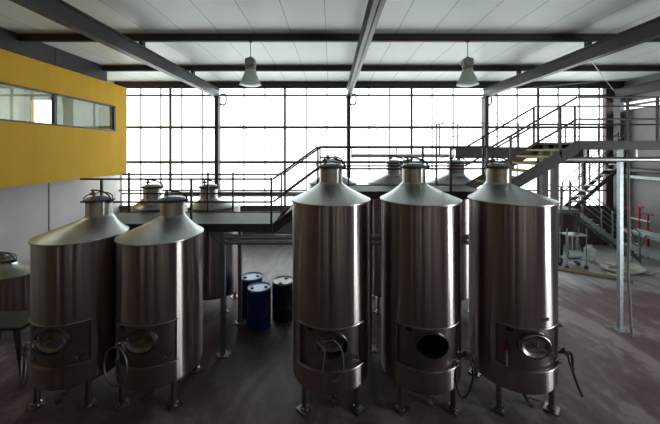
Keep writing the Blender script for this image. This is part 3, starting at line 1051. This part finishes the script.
# far platform at the window and dog-leg stairs
w4 = thing('far_platform', 'far grated platform in front of the windows at the right', 'platform')
YQ0, YQ1, ZF = 13.0, 13.6, 4.5
bm = B(); box2(bm, (5.3, YQ0, ZF - 0.06), (12.9, YQ1, ZF)); finish(bm, 'deck', M['grate'], w4, False)
bm = B(); box2(bm, (5.3, YQ0 - 0.03, ZF - 0.42), (11.0, YQ0, ZF + 0.06)); finish(bm, 'edge_beam', M['walk'], w4, False)
railing(w4, [[(4.5, YQ0, 5.55), (12.8, YQ0, 5.55)], [(4.5, YQ0, 5.02), (12.8, YQ0, 5.02)], smooth_path([(4.5, YQ1, 5.4), (5.1, YQ1, 5.66), (6.8, YQ1, 5.66)], 4)],
        [(x, YQ0, ZF - 0.3, 5.55) for x in (4.5, 5.4, 8.0, 10.0, 11.4)] + [(4.62, YQ0, ZF - 0.3, 5.55)], 0.016)
for x in (5.5, 10.9):
    bm = B(); box2(bm, (x - 0.06, YQ0 + 0.1, 0), (x + 0.06, YQ0 + 0.22, ZF - 0.06))
    finish(bm, 'support_post', M['walk'], w4, False)
s3 = stair('far_upper_stairs', 'far stairs climbing right from the half landing in front of the window', 9.74, 2.1, 12.25, 4.3, 12.45, 12.93, 10, th=0.05, side_h=0.32, nose=False, top=-0.12)
for ch in s3.children:
    if ch.name.startswith('tread'):
        ch.data.materials[0] = M['pale_tread']
for y in (12.47, 12.91):
    railing(s3, [[(9.77, y, 3.05), (12.2, y, 5.2)], [(9.77, y, 2.6), (12.2, y, 4.75)]], [(9.79, y, 2.0, 3.07), (10.95, y, 3.0, 4.09), (12.15, y, 4.1, 5.15)], 0.02)
ld = thing('stair_landing', 'half landing with railing joining the two far flights', 'landing')
bm = B(); box2(bm, (8.95, 11.9, 1.96), (9.70, 12.93, 2.1)); finish(bm, 'deck', M['grate'], ld, False)
railing(ld, [[(8.98, 11.92, 3.0), (9.67, 11.92, 3.0)], [(8.98, 11.92, 2.55), (9.67, 11.92, 2.55)], [(8.98, 11.92, 3.0), (8.98, 12.9, 3.0)], [(8.98, 11.92, 2.55), (8.98, 12.9, 2.55)]],
        [(8.98, 11.92, 2.1, 3.0), (9.33, 11.92, 2.1, 3.25), (8.98, 12.88, 2.1, 3.0)], 0.02)
for x, y in ((9.01, 11.98), (9.63, 11.98), (9.01, 12.85), (9.63, 12.85)):
    bm = B(); box2(bm, (x - 0.06, y - 0.06, 0), (x + 0.06, y + 0.06, 1.96)); finish(bm, 'support_post', M['walk'], ld, False)
s4 = stair('far_lower_stairs', 'far lower flight with tubular rails coming down right to the floor', 12.1, 0.28, 9.74, 2.1, 11.9, 12.42, 9, side_h=0.28, nose=False, top=-0.1)
for ch in s4.children:
    if ch.name.startswith('stringer'):
        ch.data.materials[0] = M['galv']
for y in (11.92, 12.40):
    railing(s4, [[(12.07, y, 1.2), (9.77, y, 3.0)], [(12.07, y, 0.75), (9.77, y, 2.55)]], [(12.07, y, 0.05, 1.2), (11.0, y, 1.0, 2.04)], 0.024, 'galv')

# ------------------------------------------------------------------ pendant lamps
def make_lamp(label, x, yy):
    t = thing('pendant_lamp', label, 'lamp', (x, yy, 6.19), 0, 'bell pendant lamps')
    def bell():
        bm = B(); n = 60
        prof = [(0.11, 0.42), (0.125, 0.40), (0.165, 0.28), (0.225, 0.14), (0.275, 0.03), (0.29, 0.0), (0.28, 0.004), (0.215, 0.14), (0.155, 0.28), (0.115, 0.40)]
        rows = lathe(bm, prof, n)
        return bm
    sh = cpart('bell', bell, 'lamp_shade', M['shade'], t)
    def ribs():
        bm = B()
        for k in range(30):
            a = 2 * pi * k / 30
            tube(bm, [(r * cos(a), r * sin(a), z) for r, z in ((0.128, 0.40), (0.168, 0.28), (0.228, 0.14), (0.278, 0.03))], 0.006, 4)
        return bm
    cpart('ribs', ribs, 'shade_ribs', M['shade'], sh)
    def lens():
        bm = B(); lathe(bm, [(0.279, 0.012), (0.20, -0.02), (0.1, -0.035), (0.01, -0.04)], 48, cap1=True); return bm
    cpart('lens', lens, 'lens', M['lamp_lens'], t)
    def housing():
        bm = B()
        lathe(bm, [(0.11, 0.41), (0.135, 0.42), (0.135, 0.47), (0.10, 0.50)], 32, cap0=True, cap1=True)
        v = box(bm, (0, 0, 0.60), (0.26, 0.24, 0.24))
        bmesh.ops.bevel(bm, geom=list({ed for q in v for ed in q.link_edges}), offset=0.03, segments=2, affect='EDGES')
        box(bm, (0, 0, 0.73), (0.08, 0.06, 0.06))
        return bm
    cpart('housing', housing, 'lamp_housing', M['lamp_metal'], t)
    def cord():
        bm = B(); tube(bm, [(0, 0, 0.74), (0, 0, 1.19)], 0.009, 8); lathe(bm, [(0.04, 1.16), (0.045, 1.186)], 16, cap0=True, cap1=True); return bm
    cpart('cord', cord, 'cord', M['black'], t)


make_lamp('left bell-shaped pendant lamp hanging over the lower walkway', (250.5 - 331) / 36.6, 8.33)
make_lamp('right bell-shaped pendant lamp hanging near the right roof beam', (467.5 - 331) / 36.6, 8.33)

# ------------------------------------------------------------------ drums
def make_drum(label, x, y, body, top):
    t = thing('plastic_drum', label, 'drum', (x, y, 0), random.uniform(0, 3), 'plastic drums by the walkway'); t.scale = (1, 1, 1.1)
    def fb():
        bm = B(); lathe(bm, [(0.26, 0.0), (0.285, 0.02), (0.29, 0.06), (0.29, 0.28), (0.298, 0.30), (0.29, 0.32), (0.29, 0.58), (0.298, 0.60), (0.29, 0.62), (0.29, 0.82), (0.28, 0.85), (0.272, 0.855)], 48, cap0=True); return bm
    cpart('drum', fb, 'drum_body', body, t) if ('drum', body.name) in CACHE else None
    k = ('drum', body.name)
    o = t.children[0] if t.children else None
    if o: bpy.data.objects.remove(o)
    cpart(k, fb, 'drum_body', body, t)
    def ft():
        bm = B(); lathe(bm, [(0.272, 0.853), (0.283, 0.87), (0.287, 0.885), (0.278, 0.895), (0.265, 0.88), (0.255, 0.868), (0.01, 0.868)], 48, cap1=True); return bm
    lid = cpart(('dtop', top.name), ft, 'drum_top', top, t)
    for a in (-1, 1):
        def fg():
            bm = B(); lathe(bm, [(0.045, 0.866), (0.045, 0.89), (0.03, 0.895)], 18, cap1=True); return bm
        bg = cpart(('bung', body.name), fg, 'bung_cap', body, lid); bg.location = (0.17 * a, 0, 0)


make_drum('blue plastic drum in front, left of the black drum', (259.5 - 331) / 39.6, 7.66, M['blue_drum'], M['blue_top'])
make_drum('blue plastic drum half hidden behind the front blue one', (251.5 - 331) / 36.7, 8.31, M['blue_drum'], M['blue_top'])
make_drum('black plastic drum with pale top beside the blue drums', (282.5 - 331) / 38.6, 8.05, M['black_drum'], M['white_top'])

# ------------------------------------------------------------------ things in the far right corner
t = thing('plastic_canister', 'white plastic canister on the floor under the far stairs', 'canister', (10.3, 12.15, 0), 0.1)
bm = B(); v = box(bm, (0, 0, 0.28), (0.36, 0.3, 0.56)); bmesh.ops.bevel(bm, geom=list({ed for q in v for ed in q.link_edges}), offset=0.06, segments=3, affect='EDGES'); finish(bm, 'canister_body', M['white_plastic'], t)
bm = B(); tube(bm, [(0.08, 0, 0.54), (0.08, 0, 0.64)], 0.05, 14); finish(bm, 'cap', M['blue_top'], t)
bm = B(); tube(bm, smooth_path([(-0.14, 0, 0.54), (-0.12, 0, 0.63), (-0.02, 0, 0.64), (0.0, 0, 0.54)], 5), 0.02, 8); finish(bm, 'handle', M['white_plastic'], t)

t = thing('plastic_tub', 'pale plastic tub on the floor just right of the right tall tank', 'tub', (8.45, 12.3, 0), 0.2)
bm = B(); lathe(bm, [(0.26, 0.02), (0.30, 0.0), (0.36, 0.62), (0.39, 0.64), (0.39, 0.67), (0.35, 0.67), (0.30, 0.1), (0.01, 0.08)], 36); finish(bm, 'tub_body', M['white_plastic'], t)
for sx in (-1, 1):
    bm = B(); tube(bm, smooth_path([(0.37 * sx, -0.09, 0.6), (0.43 * sx, -0.07, 0.6), (0.43 * sx, 0.07, 0.6), (0.37 * sx, 0.09, 0.6)], 5), 0.014, 8); finish(bm, 'handle', M['white_plastic'], t)

t = thing('pump_trolley', 'small steel pump trolley with upright tubes under the half landing', 'pump', (9.12, 11.5, 0))
for z_, w_ in ((0.35, 0.8), (1.25, 0.75)):
    bm = B(); box(bm, (0, 0, z_), (w_, 0.43, 0.05)); finish(bm, 'shelf', M['galv'], t, False)
for sx in (-1, 1):
    for sy in (-1, 1):
        bm = B(); tube(bm, [(0.36 * sx, 0.18 * sy, 0.08), (0.36 * sx, 0.18 * sy, 1.5)], 0.022, 8); finish(bm, 'frame_tube', M['galv'], t)
        bm = B(); tube(bm, [(0.36 * sx, 0.18 * sy - 0.02, 0.07), (0.36 * sx, 0.18 * sy + 0.02, 0.07)], 0.07, 16); finish(bm, 'wheel', M['black'], t)
for k, x in enumerate((-0.22, -0.05, 0.12)):
    bm = B(); tube(bm, [(x, 0, 0.37), (x, 0, 1.22)], 0.05, 14); finish(bm, 'filter_tube', M['silver'], t)
bm = B(); tube(bm, [(-0.2, -0.05, 0.52), (0.25, -0.05, 0.52)], 0.13, 18); finish(bm, 'motor', M['pale_blue'], t)

bm = B()
path = []
for k in range(150):
    a = k * 2 * pi / 28
    r = 0.42 + 0.05 * (k / 28)
    path.append((10.68 + r * 1.1 * cos(a) + 0.04 * sin(3 * a), 11.2 + r * 0.75 * sin(a), 0.035 + 0.012 * (k % 28) / 28 + 0.02 * int(k / 28)))
tube(bm, path + [(11.3, 10.8, 0.03), (11.7, 10.95, 0.03)], 0.028, 8)
o = finish(bm, 'coiled_hose', M['cream_hose']); tag(o, 'cream hose lying in a loose coil on the floor near the far stairs', 'hose')
bm = B(); tube(bm, smooth_path([(8.2, 11.3, 0.07), (8.75, 10.95, 0.07), (9.25, 10.65, 0.07), (9.75, 10.35, 0.07), (10.0, 10.1, 0.07)], 8), 0.065, 10)
o = finish(bm, 'thick_hose', M['tan_hose']); tag(o, 'thick tan hose stretched straight across the floor beside tall tank', 'hose')
bm = B(); tube(bm, smooth_path([(9.35, 11.05, 0.04), (9.65, 10.62, 0.04), (9.95, 10.4, 0.04), (10.1, 10.48, 0.04), (10.0, 10.62, 0.04), (9.85, 10.75, 0.04), (9.9, 10.9, 0.04)], 8), 0.03, 10)
o = finish(bm, 'thin_hose', M['white_plastic']); tag(o, 'thin white hose curling beside the thick tan hose', 'hose')

t = thing('red_hand_frame', 'red upright frame with T handles standing at the right wall', 'trolley', (13.0, 12.75, 0))
for y, h in ((0.55, 1.9), (0.1, 2.05), (-0.25, 1.8)):
    bm = B(); tube(bm, [(0, y, 0.0), (0, y, h)], 0.035, 10); box(bm, (0, y, h), (0.12, 0.3, 0.05)); finish(bm, 'upright', M['red'], t)
bm = B(); box(bm, (0, 0.15, 1.5), (0.05, 0.95, 0.05)); finish(bm, 'cross_bar', M['white_plastic'], t, False)
bm = B(); tube(bm, [(-0.02, -0.3, 1.0), (-0.12, -0.3, 1.0)], 0.16, 24); finish(bm, 'wheel', M['red'], t)

t = thing('low_conveyor', 'pale blue-grey conveyor frame running along the right wall', 'conveyor', (12.5, 9.5, 0))
for z, h in ((1.08, 0.16), (0.42, 0.26)):
    for x in (-0.22, 0.22):
        bm = B(); box2(bm, (x - 0.03, -3.2, z - h / 2), (x + 0.03, 3.3, z + h / 2)); finish(bm, 'side_rail', M['pale_blue'], t, False)
for y in (-3.0, 0.2, 3.0):
    bm = B(); box2(bm, (-0.25, y - 0.05, 0), (-0.15, y + 0.05, 1.0)); box2(bm, (0.15, y - 0.05, 0), (0.25, y + 0.05, 1.0)); finish(bm, 'leg_frame', M['pale_blue'], t, False)
bm = B(); box2(bm, (-0.19, -3.2, 1.02), (0.19, 3.3, 1.05)); finish(bm, 'belt', M['black'], t, False)
bm = B(); tube(bm, smooth_path([(12.208, 12.4, 1.12), (12.2, 12.36, 1.05), (12.19, 12.25, 0.7), (12.19, 12.05, 0.62), (12.19, 11.9, 0.8), (12.2, 11.84, 1.05), (12.208, 11.8, 1.12)], 6), 0.03, 8)
o = finish(bm, 'looped_hose', M['tan_hose']); tag(o, 'short hose loop hanging over the pale conveyor rail', 'hose')

bm = B(); box2(bm, (XR - 0.22, 6.5, 3.2), (XR, 14.1, 3.32))
struct(bm, 'trim_5', M['pale_blue'], 'pale ledge running along the right wall', 'ledge')
bm = B(); tube(bm, [(XR - 0.15, 6.5, 3.55), (XR - 0.15, 14.0, 3.55)], 0.1, 12)
for y in (8, 10, 12, 13.5):
    box(bm, (XR - 0.15, y, 3.43), (0.1, 0.06, 0.24))
o = finish(bm, 'dark_wall_pipe', M['steel_frame']); tag(o, 'dark pipe lying along the ledge on the right wall', 'pipe', None, 'structure')
